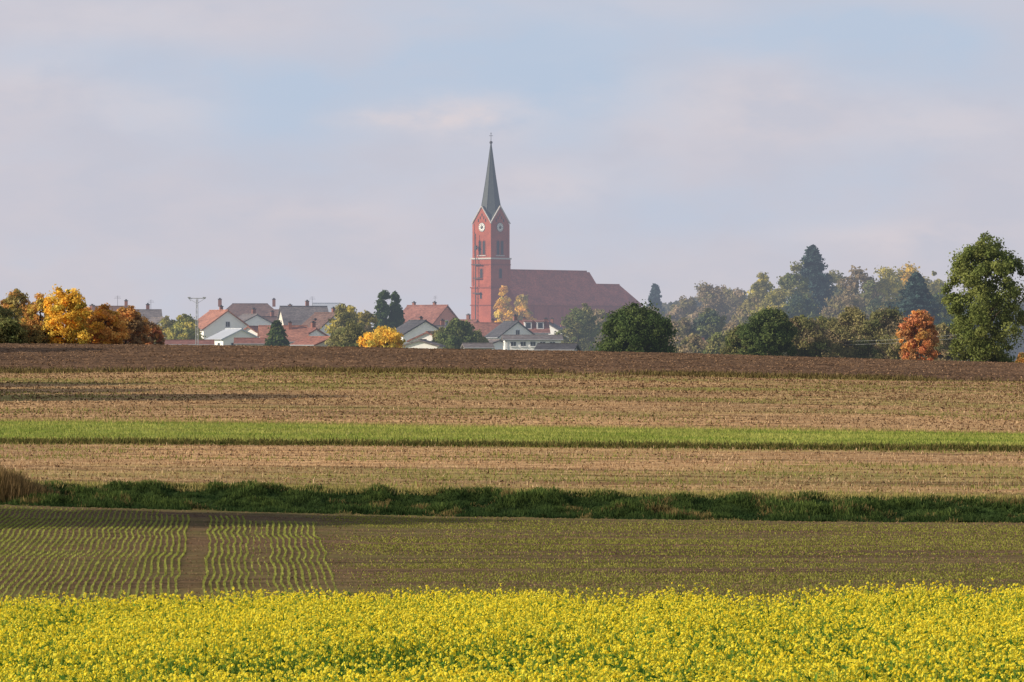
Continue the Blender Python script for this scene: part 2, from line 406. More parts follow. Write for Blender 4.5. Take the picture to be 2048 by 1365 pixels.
def stubble():
    X,Y=fan(38000,112.5,150,.145); Y=np.where(R.random(len(Y))<.6,np.round(Y/.75)*.75+.05*R.standard_normal(len(Y)),Y)
    n=len(X); t=R.random(n)
    pl=.5*fbm(X/5,Y/5,3)+.5*fbm(X/12,Y/1.5,3); h=(.03+.13*R.random(n)**2)*(.4+1.2*pl)
    col=lerp((.25,.14,.065),(.86,.63,.38),t**1.6)
    gr=(pl+.10*R.random(n))>.62; col[gr]=lerp((.20,.23,.05),(.41,.40,.12),t[gr])
    X2,Y2=fan(66000,181,299,.145); Y2=np.where(R.random(len(Y2))<.7,np.round(Y2/1.5)*1.5+.12*R.standard_normal(len(Y2)),Y2)
    n2=len(X2); t2=R.random(n2); p2=.6*fbm(X2/14+8,Y2/12,3)+.4*fbm(X2/25,Y2/3,3)
    h2=(.04+.16*R.random(n2)**2)*(.4+1.2*p2); col2=lerp((.20,.115,.055),(.84,.61,.36),t2**1.7)
    gr=(p2+.10*R.random(n2))>.59; col2[gr]=lerp((.19,.20,.05),(.37,.35,.12),t2[gr])
    P=np.concatenate([put(X,Y,-.01),put(X2,Y2,-.01)])
    H=np.concatenate([h,h2]); W=np.concatenate([.02+.03*R.random(n),.035+.045*R.random(n2)])
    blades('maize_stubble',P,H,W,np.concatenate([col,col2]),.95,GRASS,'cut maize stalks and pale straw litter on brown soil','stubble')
    X,Y=fan(46000,112.5,299,.145)
    Y=np.where(R.random(len(Y))<.8,np.round(Y/2.4)*2.4+.15*R.standard_normal(len(Y)),Y)
    k=((Y<149.5)|(Y>181))&(R.random(len(Y))<np.clip((fbm(X/14+50,Y/4,3)-.3)*4,.1,1)); X,Y=X[k],Y[k]
    clods('field_debris',X,Y,(.02+.065*R.random(len(X))**2)*np.clip(Y/180,.7,1.5),(.06,.036,.020),(.17,.10,.055),'dark clods and litter between the stubble')
    X,Y=fan(56000,150.8,180,.145); n=len(X); t=np.clip(.5*fbm(X/4,Y/3,3)*1.6+.5*fbm(X/9,Y/1.2,3)*1.6-.5+.4*R.random(n),0,1)
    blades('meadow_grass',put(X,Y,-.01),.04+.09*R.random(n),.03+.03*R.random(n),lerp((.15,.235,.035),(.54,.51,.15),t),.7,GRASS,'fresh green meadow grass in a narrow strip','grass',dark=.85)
    x=(R.random(14000)*2-1)*.145*151; y=150.4+.7*(fbm(x/6+31,x*0+3.3,4)-.5)*2+.45*R.standard_normal(len(x)); n=len(x)
    c=lerp((.05,.07,.02),(.28,.22,.08),R.random(n)**1.3)
    x3=(R.random(26000)*2-1)*.145*300; pn=fbm(x3/5,x3*0+2,3); kk=R.random(len(x3))<np.clip((pn-.3)*3,0.08,1); x3=x3[kk]
    y3=298.4+2.4*R.standard_normal(len(x3)); n3=len(x3)
    c3=lerp((.05,.04,.02),(.32,.25,.10),R.random(n3)**1.4)
    x4=(R.random(12000)*2-1)*.145*180; y4=180.3+1.0*R.standard_normal(12000)
    c4=lerp((.26,.25,.08),(.62,.46,.22),R.random(12000))
    P=np.concatenate([put(x,y,-.03),put(x3,y3,-.03),put(x4,y4,-.02)])
    blades('verge_grass',P,np.concatenate([.08+.16*R.random(n),.10+.26*R.random(n3),.05+.12*R.random(12000)]),np.concatenate([.03+.03*R.random(n),.06+.07*R.random(n3),.03+.03*R.random(12000)]),np.concatenate([c,c3,c4]),.7,GRASS,'rough olive grass on the field margins','grass')
    X,Y=fan(36000,300.6,392,.145); Y=np.where(R.random(len(Y))<.75,np.round(Y/1.6)*1.6+.12*R.standard_normal(len(Y)),Y)
    clods('plowed_clods',X,Y,.03+.12*R.random(len(X))**2.4,(.065,.038,.023),(.28,.175,.105),'coarse brown clods of freshly plowed soil',flat=.6)
stubble()

# ------------------------------------------------------------------ trees
def leafquads(C,nrm,s,col):
    n=len(C)
    r=R.standard_normal((n,3)); nn=nrm+.7*R.standard_normal((n,3)); nn/=np.linalg.norm(nn,axis=-1,keepdims=True)
    t1=np.cross(nn,r); t1/=np.linalg.norm(t1,axis=-1,keepdims=True); t2=np.cross(nn,t1)
    s=s[:,None]
    V=np.stack([C-t1*s,C-t2*s*.65,C+t1*s,C+t2*s*.65],1).reshape(-1,3)
    return V,np.repeat(col,4,axis=0)
def tree(px,D,top_py,hw_px,cols,kind='round',label='',name='deciduous_tree',cat='tree',density=1.0,low=.10,leaf=None,world=None):
    if world: X,Y,Htot,hw=world; z0=float(gz(X,Y))-.15
    else:
        X=PX(px,D); Y=D; z0=float(gz(X,Y))-.15; Htot=PZ(top_py,D)-z0; hw=hw_px*D/F
    e=bpy.data.objects.new(name,None); e.location=(X,Y,z0); e.empty_display_size=1; link(e); top(e,label,cat)
    fine=1.75 if (Y<520 and not world) else 1.35
    ls=leaf if leaf else max(.10,Y*.00043/math.sqrt(fine))
    density=density*fine
    Vs=[];Cs=[]; tr=MB(); ax,ay=R.random()*90,R.random()*90
    cols=[np.array(c) for c in cols]
    lz=low*Htot; ch=Htot-lz
    if kind in('round','sparse','oval','column','tall'):
        nc=int({'round':160,'oval':190,'sparse':140,'column':110,'tall':300}[kind])
        base0=.84 if low<.04 else .58
        zz=R.random(nc)**.95
        if kind=='round' or kind=='sparse': prof=np.where(zz<.38,base0+(1-base0)*np.sin(zz/.38*np.pi/2),np.sqrt(np.maximum(0,1-((zz-.38)/.64)**2)))
        elif kind=='oval': prof=np.where(zz<.42,base0+(1-base0)*np.sin(zz/.42*np.pi/2),np.maximum(0,1-((zz-.42)/.60)**2.2)**.62)
        elif kind=='tall': prof=np.where(zz<.5,.66+.34*np.sin(np.minimum(zz/.5,1)*np.pi/2),np.maximum(0,1-((zz-.5)/.52)**2.8)**.55)
        else: prof=np.where(zz<.2,.75+zz*1.25,np.maximum(0,1-((zz-.2)/.82)**3)**.7)
        th=R.random(nc)*2*np.pi; rr=np.sqrt(R.random(nc))**(.75 if kind!='tall' else .9)
        amp={'round':.46,'sparse':.56,'oval':.46,'column':.10,'tall':.34}[kind]
        lump=1-amp*.5+amp*vnoise(np.cos(th)*1.7+ax,zz*3.6+np.sin(th)*1.7+ay)*1.1
        tl=1-({'column':.03,'tall':.10}.get(kind,.24))*vnoise(np.cos(th)*1.6+ay,np.sin(th)*1.6+ax)*zz*(rr>.25)
        ctr=np.stack([np.cos(th)*rr*prof*lump*hw*.93,np.sin(th)*rr*prof*lump*hw*.93,lz+zz*tl*ch*.965],-1)
        rc=hw*{'round':.17,'oval':.155,'sparse':.15,'column':.30,'tall':.13}[kind]*(.45+1.1*R.random(nc))
        rc=np.minimum(rc,(Htot-ctr[:,2])*.9+.10*hw)
        per=int({'round':62,'oval':58,'sparse':34,'column':60,'tall':54}[kind]*density)
        off=R.standard_normal((nc,per,3)); off/=np.linalg.norm(off,axis=-1,keepdims=True)
        rad=rc[:,None,None]*(.35+.75*R.random((nc,per,1))**.7+.5*(R.random((nc,per,1))<.18))
        C=ctr[:,None]+off*rad*np.array([1.1,1.1,.85])
        C[...,2]=np.maximum(C[...,2],.15)
        ci=R.integers(0,len(cols),nc); br=.70+.60*R.random(nc)
        base=np.array(cols)[ci]*br[:,None]*.65+np.mean(cols,axis=0)[None]*.35
        cc=base[:,None]*(.72+.56*R.random((nc,per,1)))
        nrm=off*.6+ (ctr-np.array([0,0,lz+ch*.45]))[:,None]/np.array([hw,hw,ch*.5])*.5
        v,c=leafquads(C.reshape(-1,3),nrm.reshape(-1,3),(ls*(.6+.8*R.random(nc*per))),cc.reshape(-1,3))
        Vs.append(v);Cs.append(c)
        limbs=ctr[R.permutation(nc)[:16]]
        th=.018*Htot+.05
        tr.tube((0,0,-.3),(0,0,lz+.25*ch),th,th*.75,9); tr.tube((0,0,lz+.25*ch),(.03*hw,0,lz+.8*ch),th*.75,th*.2,8)
        for p in limbs:
            zs=max(lz*.8,min(lz+.7*ch,p[2]-.35*math.hypot(p[0],p[1])-.1*ch))
            mid=Vector((p[0]*.5,p[1]*.5,zs+(p[2]-zs)*.55))
            tr.tube((0,0,zs),mid,th*.4,th*.25,6); tr.tube(mid,Vector(p)*1.0,th*.25,th*.06,5)
        if kind=='sparse':
            for j in range(50):
                p=limbs[R.integers(0,16)]; dq=np.clip(R.standard_normal(3),-1.2,1.2)*hw*.15
                if p[2]+dq[2]>Htot*.95: dq[2]=-abs(dq[2])
                tr.tube(p,p+dq,.02+ls*.05,.015,4)
    else: # conifer
        nb=int(300*density/fine)
        C=[];Nn=[];cl=[]
        for i in range(nb):
            t=(i+R.random())/nb; t=t**.9
            pw={'spruce':.66,'pine':.5,'thuja':.55}[kind]
            z=lz+ch*t*.97; rr=hw*(1-t)**pw*(.62+.5*R.random()*(1+.3*math.sin(i*.13)))+.12
            if kind=='thuja': rr=hw*min(1,1.5*(1-t)**.6)*(.85+.2*R.random())
            a=R.random()*6.283; m=int((16+26*(1-t))*fine)
            u=.2+.8*R.random(m)**.6
            x=np.cos(a)*rr*u; y=np.sin(a)*rr*u
            w=(.13+.14*R.random())*rr*(1.15-u)+.14
            P=np.stack([x+w*R.standard_normal(m),y+w*R.standard_normal(m),z-.25*rr*u+.12*rr*u*u+w*.45*R.standard_normal(m)],-1)
            C.append(P); Nn.append(np.stack([np.cos(a)*np.ones(m)*.8,np.sin(a)*np.ones(m)*.8,np.ones(m)*.7],-1))
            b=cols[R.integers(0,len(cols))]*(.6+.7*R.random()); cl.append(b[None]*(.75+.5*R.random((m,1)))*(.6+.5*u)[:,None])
            if i%6==0: tr.tube((0,0,z),(np.cos(a)*rr*.8,np.sin(a)*rr*.8,z-.1*rr),.05,.015,4)
        C=np.concatenate(C);Nn=np.concatenate(Nn);cl=np.concatenate(cl)
        C[:,2]=np.maximum(C[:,2],.15)
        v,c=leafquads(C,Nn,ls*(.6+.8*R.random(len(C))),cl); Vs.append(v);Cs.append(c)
        th=.02*Htot+.06; tr.tube((0,0,-.3),(0,0,Htot*.97),th,.03,8)
    V=np.concatenate(Vs);Cc=np.concatenate(Cs)
    me=fast_mesh('crown',V,4,np.arange(len(V)).reshape(-1,4),Cc,LEAF)
    link(bpy.data.objects.new('crown',me),e)
    tr.obj('trunk',BARK,e)
    return e
DG=[(.065,.105,.035),(.085,.125,.04),(.12,.155,.05)]
MG=[(.13,.17,.055),(.17,.205,.07),(.20,.215,.075)]
OL=[(.25,.23,.09),(.31,.275,.11),(.21,.21,.08)]
OB=[(.31,.235,.14),(.37,.27,.16),(.28,.22,.13)]
YE=[(.92,.58,.08),(.86,.50,.07),(.93,.66,.12)]
YG=[(.58,.49,.10),(.43,.40,.09),(.68,.55,.12)]
OR=[(.74,.38,.11),(.64,.31,.10),(.78,.48,.14)]
RO=[(.55,.20,.10),(.64,.28,.12),(.42,.23,.11)]
SP=[(.05,.09,.08),(.07,.115,.095),(.05,.08,.075)]
BG=[(.15,.195,.055),(.20,.24,.07),(.26,.285,.085)]
# left edge cluster
tree(-15,405,602,52,OL+MG,'round','olive green tree at the field edge',low=.0)
tree(30,420,574,44,OR+YG+OL,'sparse','tall thin orange green tree at the field edge',low=.02,density=1.5)
tree(12,398,636,42,MG+OL,'round','olive green bush under autumn trees',name='bush',cat='bush',low=0)
tree(80,412,586,40,OR+YG+OR,'sparse','airy orange tree at the field edge',low=0,density=1.7)
tree(134,400,564,50,YE+YE+YG,'sparse','airy golden yellow maple beside the plowed field',low=.0,density=1.9)
tree(172,408,608,36,YE+OR,'sparse','golden orange shrub at the field edge',name='bush',cat='bush',low=0,density=1.8)
tree(211,402,610,42,OR+YE+OR,'sparse','orange autumn shrub at the field edge',name='bush',cat='bush',low=0,density=1.9)
tree(252,410,612,42,OR+OR+OB,'sparse','thin orange brown shrub at the field edge',name='bush',cat='bush',low=0,density=1.8)
tree(290,415,640,34,RO+OR+OB,'sparse','red brown shrub at the field edge',name='bush',cat='bush',low=0,density=1.6)
tree(58,400,644,48,OL+OR,'round','olive brown low shrub at the field edge',name='bush',cat='bush',low=0)
# village trees
tree(342,600,634,34,OL+YG,'round','olive green garden tree between houses',low=.03)
tree(372,590,624,36,MG+YG,'round','yellowish green garden tree between houses',low=.03)
tree(554,545,640,24,DG,'thuja','dark green conical garden conifer',name='conifer_tree',low=.02)
tree(690,555,600,38,OL+OL+YG,'round','olive yellow tree beside a brown roofed house',low=.03)
tree(726,565,602,34,OL+OB+YG,'round','olive brown tree between village houses',low=.03)
tree(703,500,640,46,OL+OL+MG,'round','low spreading olive green tree near roofs',low=.02)
tree(767,620,575,17,DG[:2],'column','tall narrow dark green columnar tree',name='columnar_tree',low=.01,density=2.0)
tree(791,622,579,15,DG[:2],'column','tall narrow dark green columnar tree',name='columnar_tree',low=.01,density=2.0)
tree(766,455,655,42,YE+YE+YG,'round','bright yellow rounded tree behind the field',low=.0)
tree(888,560,646,30,MG+OL,'round','green garden tree among the houses',low=.02)
tree(920,555,630,38,MG+MG+DG,'round','broad green garden tree among the houses',low=.02)
tree(950,560,655,26,MG+OL,'round','small green garden tree among the houses',low=.02)
tree(1008,840,573,24,YE+OR+YG,'round','golden orange tree standing before the red church',density=1.4,low=.03)
tree(1040,845,578,26,YE+OR+OL,'round','golden tree standing before the red church nave',density=1.4,low=.03)
tree(1156,660,594,42,OL+MG,'round','hazy olive green tree beside the church',low=.03)
tree(1205,700,600,42,OB+OL,'sparse','hazy brown tree beside the church',low=.03,density=1.8)
tree(1247,690,608,34,OL+OB,'round','hazy olive tree beside the church',low=.03)
tree(1268,446,608,74,DG,'round','broad dark green rounded tree at the field edge',low=0,density=1.8)
tree(1310,930,565,27,SP,'pine','dark pine tree rising above the village',name='pine_tree',low=.1)
tree(1305,900,604,38,OB+OL,'round','hazy brown tree beyond the village')
tree(1370,820,586,46,OB+OB+OL,'sparse','bare brown autumn tree in haze',density=1.7)
tree(1425,810,552,60,OB+OB+OB+OL,'sparse','tall bare brown autumn tree in haze',density=2.0,low=.03)
tree(1468,830,558,46,OB+OB+OL,'sparse','bare brown autumn tree in haze',density=1.8,low=.03)
tree(1420,650,608,44,MG+SP+OL,'round','hazy green tree among gardens',low=.03)
tree(1360,650,626,42,OB+OL,'round','hazy brown tree among gardens',low=.03)
tree(1385,560,664,38,OB+OL,'round','olive brown shrub among gardens',name='bush',cat='bush',low=0)
tree(1445,540,656,38,OL+MG,'round','green shrub among gardens',name='bush',cat='bush',low=0)
tree(1474,640,636,40,OL+OB,'round','hazy olive tree among gardens',low=.0)
tree(1522,760,525,38,YG+OL+OL,'oval','tall yellow green tree above the gardens',density=1.2,low=.02)
tree(1500,740,574,40,OL+OB+YG,'sparse','yellow brown tree above the gardens',low=.02,density=1.8)
tree(1556,735,560,44,YG+OL,'round','yellow green tree above the gardens',low=.02)
tree(1582,745,508,46,OL+MG,'oval','tall green tree beside a spruce',low=.02)
tree(1625,760,484,84,SP,'spruce','tall broad dark blue spruce above other trees',name='spruce_tree',low=.03,density=2.2)
tree(1664,775,536,60,SP+OL,'oval','dark blue green tree beside a tall spruce',low=.03,density=1.2)
tree(1600,720,580,60,SP+MG,'round','hazy blue green tree near spruces',low=.0)
tree(1714,740,518,58,OB+OB+OL,'sparse','olive brown tall tree in haze',low=.02,density=2.2)
tree(1690,715,576,52,OL+OB,'round','hazy olive tree in a row',low=0)
tree(1745,735,550,48,OB+OL+MG,'round','hazy olive tree in a row of trees',low=0)
tree(1776,745,518,52,YG+YG+OL,'oval','tall yellow green tree in haze',low=.02)
tree(1824,765,520,54,YG+YE+OL,'oval','tall yellow tree in haze',low=.02)
tree(1866,770,532,52,YG+OL,'oval','yellow green tree in haze',low=.02)
tree(1832,640,541,90,SP,'spruce','broad dark blue green spruce',name='spruce_tree',low=.03,density=2.4)
tree(1885,655,575,56,SP+MG,'oval','dark blue green tree in a row',low=.03,density=1.3)
tree(1775,660,586,54,SP+OL,'round','hazy blue green tree in a row',low=0)
tree(1900,600,628,52,SP+DG,'round','dark hazy green tree in a row',low=0)
tree(1484,458,646,42,DG+OL,'round','dark green shrubby tree at the field edge',low=0)
tree(1536,452,609,54,DG+DG+MG,'round','dark green tree at the field edge',low=0,density=1.3)
tree(1606,462,630,56,OL+OB+MG,'sparse','olive yellow leafy shrub at the field edge',low=0,density=2.4)
tree(1655,474,630,50,OL+OL+MG,'round','olive green shrub at the field edge',name='bush',cat='bush',low=0,density=1.2)
tree(1705,468,611,58,OL+OL+OB,'sparse','olive brown leafy tree at the field edge',low=0,density=2.5)
tree(1768,466,614,60,OL+OB+MG,'sparse','olive leafy tree at the field edge',low=0,density=2.5)
tree(1840,428,612,38,RO+RO+OR,'sparse','red orange autumn tree at the field edge',low=.02,density=1.7)
tree(1812,455,650,34,OL+OB,'round','olive brown shrub at the field edge',name='bush',cat='bush',low=0)
tree(1888,462,648,36,OL+OB,'round','olive brown shrub beside a large green tree',name='bush',cat='bush',low=0)
tree(1970,415,464,88,BG,'tall','large leafy green tree at the field edge',low=.01,density=1.6)
tree(2044,408,706,11,OR+OL,'round','small orange shrub below a green tree',name='bush',cat='bush',low=0)
# trees beyond the frame whose long shadows cross the fields
tree(0,0,0,0,MG,'round','green tree beside the ditch casting a long shadow',world=(-21,96,8.0,3.4),leaf=.25)
tree(0,0,0,0,MG,'round','green tree on the stubble casting a long shadow',world=(-54,249,12,7),leaf=.42)
tree(0,0,0,0,MG,'round','green tree on the stubble casting a long shadow',world=(-50,232,11,7),leaf=.42)
tree(0,0,0,0,MG,'round','green tree on the stubble casting a long shadow',world=(-46,216,14,7),leaf=.42)
tree(0,0,0,0,MG,'round','green tree beside the plowed field casting a shadow',world=(-66,352,11,8),leaf=.42)

def wood():
    n=70000; X=PX(1330,1000)+R.random(n)*(PX(2200,1000)-PX(1330,1000)); Y=960+80*R.random(n)
    topz=PZ(620,1000)+ (fbm(X/7,X*0+1,3)-.3)*9
    base=gz(X,Y); Z=base+(topz-base)*R.random(n)**.7
    off=R.standard_normal((n,3)); off/=np.linalg.norm(off,axis=-1,keepdims=True)
    v,c=leafquads(np.stack([X,Y,Z],-1),off,.55+.4*R.random(n),lerp((.06,.075,.055),(.19,.17,.10),R.random(n)))
    me=fast_mesh('distant_wood',v,4,np.arange(len(v)).reshape(-1,4),c,LEAF)
    o=bpy.data.objects.new('distant_wood',me);link(o);top(o,'hazy dark wood beyond the village gardens','wood','stuff')
wood()

# ------------------------------------------------------------------ houses
GLASS=plain('window_glass',(.035,.045,.06),.15,.1,1,.5)
WFR=plain('window_frame_white',(.7,.7,.68),.6,.05)
DOORM=plain('door_brown',(.12,.07,.045),.6,.2)
CH=plain('chimney_brick',(.25,.11,.08),.9,.2)
MET=plain('dark_metal',(.06,.055,.055),.5,.1)
GALV=plain('galvanised_metal',(.32,.33,.35),.45,.1)
def window(parent,side,a,zc,w,h,hw,hd,name='window'):
    mb=MB(); fr=.09
    mb.box(-w/2,w/2,-.06,.03,-h/2,h/2,0)
    mb.box(-w/2+fr,-.03,-.075,-.062,-h/2+fr,h/2-fr,1); mb.box(.03,w/2-fr,-.075,-.062,-h/2+fr,h/2-fr,1)
    mb.box(-w/2-.08,w/2+.08,-.16,-.065,-h/2-.08,-h/2-.002,0)
    loc={'f':(a,-hd,zc),'b':(a,hd,zc),'r':(hw,a,zc),'l':(-hw,a,zc)}[side]
    rot={'f':0,'b':math.pi,'r':math.pi/2,'l':-math.pi/2}[side]
    return mb.obj(name,[WFR,GLASS],parent,loc,rot)
def house(px,D,rpy,epy,w,d,rot,wall,roof,label,hip=0.0,chim=((.2,.15,.9,.6),),wins=True,tile=True,antenna=False,name='house',ov=.35,dormer=0,cat='house',wz=1.3,sp=2.4):
    X=PX(px,D); zb=float(gz(X,D))-.5; zr=PZ(rpy,D)-zb; ze=PZ(epy,D)-zb
    rot=math.radians(rot)
    e=bpy.data.objects.new(name,None); e.location=(X,D,zb); e.rotation_euler=(0,0,rot); link(e); top(e,label,cat)
    wm=plain('render_wall',wall,.9,.08,.5); rm=tiles('roof_tiles',roof) if tile else plain('sheet_roof',roof,.5,.12,.4)
    hw,hd=w/2,d/2; th=.22
    slope=(zr-ze)/hd
    W=MB()
    if hip>0: W.box(-hw,hw,-hd,hd,0,ze-.05)
    else:
        zt=ze-.1; za=zr-.12
        v=[(-hw,-hd,0),(-hw,hd,0),(-hw,hd,zt),(-hw,0,za),(-hw,-hd,zt)]+[(hw,-hd,0),(hw,hd,0),(hw,hd,zt),(hw,0,za),(hw,-hd,zt)]
        W.add(v,[(0,4,3,2,1),(5,6,7,8,9),(0,5,9,4),(1,2,7,6),(4,9,8,3),(3,8,7,2)])
    W.obj('wall',wm,e)
    Rf=MB(); ox=hw+ov; oy=hd+ov; zeo=ze-slope*ov; rx=ox-hip*hd
    v=[(-ox,-oy,zeo),(ox,-oy,zeo),(ox,oy,zeo),(-ox,oy,zeo),(-rx,0,zr),(rx,0,zr)]
    vb=[(x,y,z-th) for x,y,z in v]
    f=[(0,1,5,4),(2,3,4,5),(1,2,5),(3,0,4)] if hip>0 else [(0,1,5,4),(2,3,4,5)]
    Rf.add(v+vb,f+[tuple(i+6 for i in q[::-1]) for q in f]+[(1,0,6,7),(3,2,8,9)]+([(2,1,7,8),(0,3,9,6)] if hip>0 else [(5,1,7,11),(2,5,11,8),(0,4,10,6),(4,3,9,10)]))
    Rf.beam((-rx,0,zr+.03),(rx,0,zr+.03),.28,.14)
    ro=Rf.obj('roof',rm,e)
    gt=MB(); gt.tube((-ox,-oy-.05,zeo-.1),(ox,-oy-.05,zeo-.1),.08,.08,6); gt.tube((-ox+.3,-oy-.03,zeo-.12),(-hw+.3,-hd-.06,zeo-.5),.05,.05,6); gt.tube((-hw+.3,-hd-.08,zeo-.5),(-hw+.3,-hd-.08,.3),.05,.05,6)
    gt.obj('gutter',GALV,e)
    for c in chim:
        cx,cy,chh,cs=c
        zc=zr-slope*abs(cy)*hd
        m=MB(); m.box(cx*hw-cs/2,cx*hw+cs/2,cy*hd-cs/2,cy*hd+cs/2,zc-.6,zr+chh); m.box(cx*hw-cs/2-.07,cx*hw+cs/2+.07,cy*hd-cs/2-.07,cy*hd+cs/2+.07,zr+chh,zr+chh+.12,1)
        m.box(cx*hw-cs/4,cx*hw+cs/4,cy*hd-cs/4,cy*hd+cs/4,zr+chh+.122,zr+chh+.3,1)
        m.obj('chimney',[CH,MET],ro)
    if wins:
        nf=max(1,int(w//(sp+.2)))
        for lv in range(max(1,int((ze-.8)//2.8))):
            zc=ze-wz-lv*2.8
            if zc<1.2: break
            for i in range(nf): window(e,'f',(i-(nf-1)/2)*sp,zc,.95,1.2 if wz>1.2 else .8,hw,hd)
            ng=max(1,int(d//3))
            for s in 'rl':
                for i in range(ng): window(e,s,(i-(ng-1)/2)*2.6,zc,.95,1.2 if wz>1.2 else .8,hw,hd)
        if hip==0 and zr-ze>2.2:
            for s in 'rl': window(e,s,0,ze+.55,.85,1.0,hw,hd)
        m=MB(); m.box(-.5,.5,-.07,.03,0,2.1); m.box(.34,.4,-.12,-.072,1.0,1.08,1); m.obj('door',[DOORM,GALV],e,(hw*.45,-hd,.45))
    for i in range(dormer):
        m=MB(); cx=(i-(dormer-1)/2)*2.2; y0=-hd*.75; z0=zr-slope*hd*.75
        m.box(cx-.65,cx+.65,y0,-hd*.2,z0-.3,z0+1.25,0)
        m.add([(cx-.85,y0-.2,z0+1.25),(cx+.85,y0-.2,z0+1.25),(cx+.85,-hd*.05,z0+1.5),(cx-.85,-hd*.05,z0+1.5),(cx-.85,y0-.2,z0+1.4),(cx+.85,y0-.2,z0+1.4),(cx+.85,-hd*.05,z0+1.65),(cx-.85,-hd*.05,z0+1.65)],[(0,3,2,1),(4,5,6,7),(0,1,5,4),(1,2,6,5),(2,3,7,6),(3,0,4,7)],1)
        m.box(cx-.42,cx+.42,y0-.03,y0-.002,z0+.15,z0+1.1,2)
        m.obj('dormer',[WFR,rm,GLASS],ro)
    if antenna:
        m=MB(); m.tube((0,0,zr-.1),(0,0,zr+1.8),.03,.025,6)
        for k,zz in enumerate((1.3,1.5,1.7)): m.beam((-.6+.1*k,0,zr+zz),(.6-.1*k,0,zr+zz),.025,.025)
        m.obj('antenna',MET,ro,(hw*.4,0,0))
    return e
WH=(.86,.85,.83); CR=(.72,.67,.57); PK=(.58,.26,.20); GY=(.45,.45,.46); BRK=(.28,.12,.09)
rRED=(.25,.11,.085); rRD2=(.30,.13,.095); rOR=(.37,.17,.12); rBR=(.155,.095,.078); rGR=(.17,.15,.148); rDK=(.08,.08,.09); rLG=(.46,.49,.54)
house(222,650,613,634,5.6,8,0,BRK,rBR,'brick house with brown tiled roof and chimney',chim=((.9,.1,.9,.5),),antenna=True)
house(176,670,622,640,5,7,-30,CR,rBR,'small cream house with brown roof')
house(290,680,620,639,5.2,7,8,BRK,rGR,'brick house with low grey roof',antenna=True)
house(318,640,636,650,3.8,5,-52,WH,rGR,'small white house with grey roof',chim=())
house(438,640,621,656,8.5,8.4,-66,WH,rOR,'white gabled house with orange tiled roof',chim=((-.3,.2,.6,.5),))
house(500,790,608,632,12.6,10,4,BRK,rBR,'large house with hipped brown roof and two tall chimneys',hip=.6,chim=((-.98,0,.9,.75),(.78,0,.9,.65)))
house(500,700,629,646,5.5,6.5,-60,WH,rGR,'white house with grey gabled roof',antenna=True)
house(540,715,634,650,6,7,20,WH,rBR,'white house with low brown roof')
house(607,705,613,652,8.2,9,14,CR,rGR,'cream house with wide grey tiled roof',antenna=True)
house(652,715,607,630,4.5,8,10,WH,rLG,'white house with pale blue grey metal roof',tile=False,chim=())
house(652,640,626,668,7.0,9,-58,WH,rBR,'white gabled house with steep brown roof and tall chimney',chim=((-.25,-.35,-1.2,.6),(.5,.1,.7,.5)))
house(572,760,620,640,6,8,-24,WH,rBR,'white house with steep brown roof')
house(566,605,652,681,7.0,8,8,WH,rOR,'white house with orange tiled roof',chim=((.3,-.2,.5,.5),))
house(508,625,653,676,4.6,6.5,-108,WH,rRD2,'small white gabled house with red roof',chim=())
house(618,610,657,680,4.8,6.5,-60,WH,rRED,'small white gabled house with red roof')
house(640,560,674,688,5.5,6,-50,WH,rRD2,'low white house with red roof',chim=())
house(468,585,658,676,5.5,6,-62,WH,rLG,'white outbuilding with pale metal roof',tile=False,chim=())
house(455,680,636,652,4.5,6,-65,WH,rGR,'white gabled cottage with grey roof',chim=())
house(500,560,677,686,4,5,5,WH,rRED,'low white shed with red roof',chim=(),wins=False,name='shed',cat='shed')
house(375,565,681,688,7.2,6,4,WH,rRED,'low white building with red roof',chim=(),wins=False)
house(412,655,645,662,4,6,30,CR,rRED,'small cream house with red roof')
house(692,690,628,648,6,7,-68,WH,rBR,'white gabled house with brown roof')
house(855,725,611,652,10.2,8.8,-44,PK,rRED,'pink rendered house with red tiled gable roof',chim=((-.8,.1,.5,.5),(.2,.2,.5,.5)),antenna=True)
house(835,610,641,668,7,7.5,-68,WH,rDK,'white gabled house with dark roof',chim=((-.4,.3,.4,.45),))
house(788,640,650,668,6,6,10,WH,rRED,'small white house with red roof')
house(880,650,652,670,5,6,12,WH,rGR,'small white house with grey roof')
house(862,580,664,680,4.5,5.5,-104,WH,rRED,'small white gabled house with red roof',chim=())
house(930,740,640,658,5,6,-30,WH,rRED,'white house with red roof')
house(980,690,646,676,5.4,8,8,CR,rRD2,'cream house with red tiled roof',chim=((.2,.1,.5,.5),))
house(1022,665,643,672,5.6,7.0,-66,WH,rDK,'white gabled house with dark slate roof')
house(1066,700,642,664,5.0,8,4,WH,rRED,'red roofed house with two white dormers and chimneys',chim=((.95,.1,.3,.7),(-.6,.3,.5,.5)),dormer=2)
house(1100,720,646,664,4.4,6,-105,WH,rGR,'white house with low grey roof',chim=((-.2,.1,.7,.5),))
house(1064,590,671,678,8.6,5,3,WH,rGR,'long low white building with a row of windows',chim=(),wz=.8,sp=1.5)
house(985,600,680,690,4,5,-58,WH,rGR,'low white house with grey roof',chim=())
house(1115,500,688,698,4.6,6,-8,GY,rDK,'low shed with dark slate roof',chim=(),wins=False,name='shed',cat='shed')
house(955,530,687,694,3.5,5,6,GY,rGR,'low grey shed beside gardens',chim=(),wins=False,name='shed',cat='shed')
house(845,540,680,690,4,5,-100,WH,rGR,'small white garden house with grey roof',chim=(),wins=False)
house(1400,640,686,700,4.6,6,4,CR,rRED,'cream house with red roof among trees')
house(1900,560,694,712,3.0,5,-60,CR,rRED,'small house with red roof behind trees',chim=(),wins=False)
house(1120,770,655,672,6,7,15,CR,rBR,'cream house with brown roof by the church')

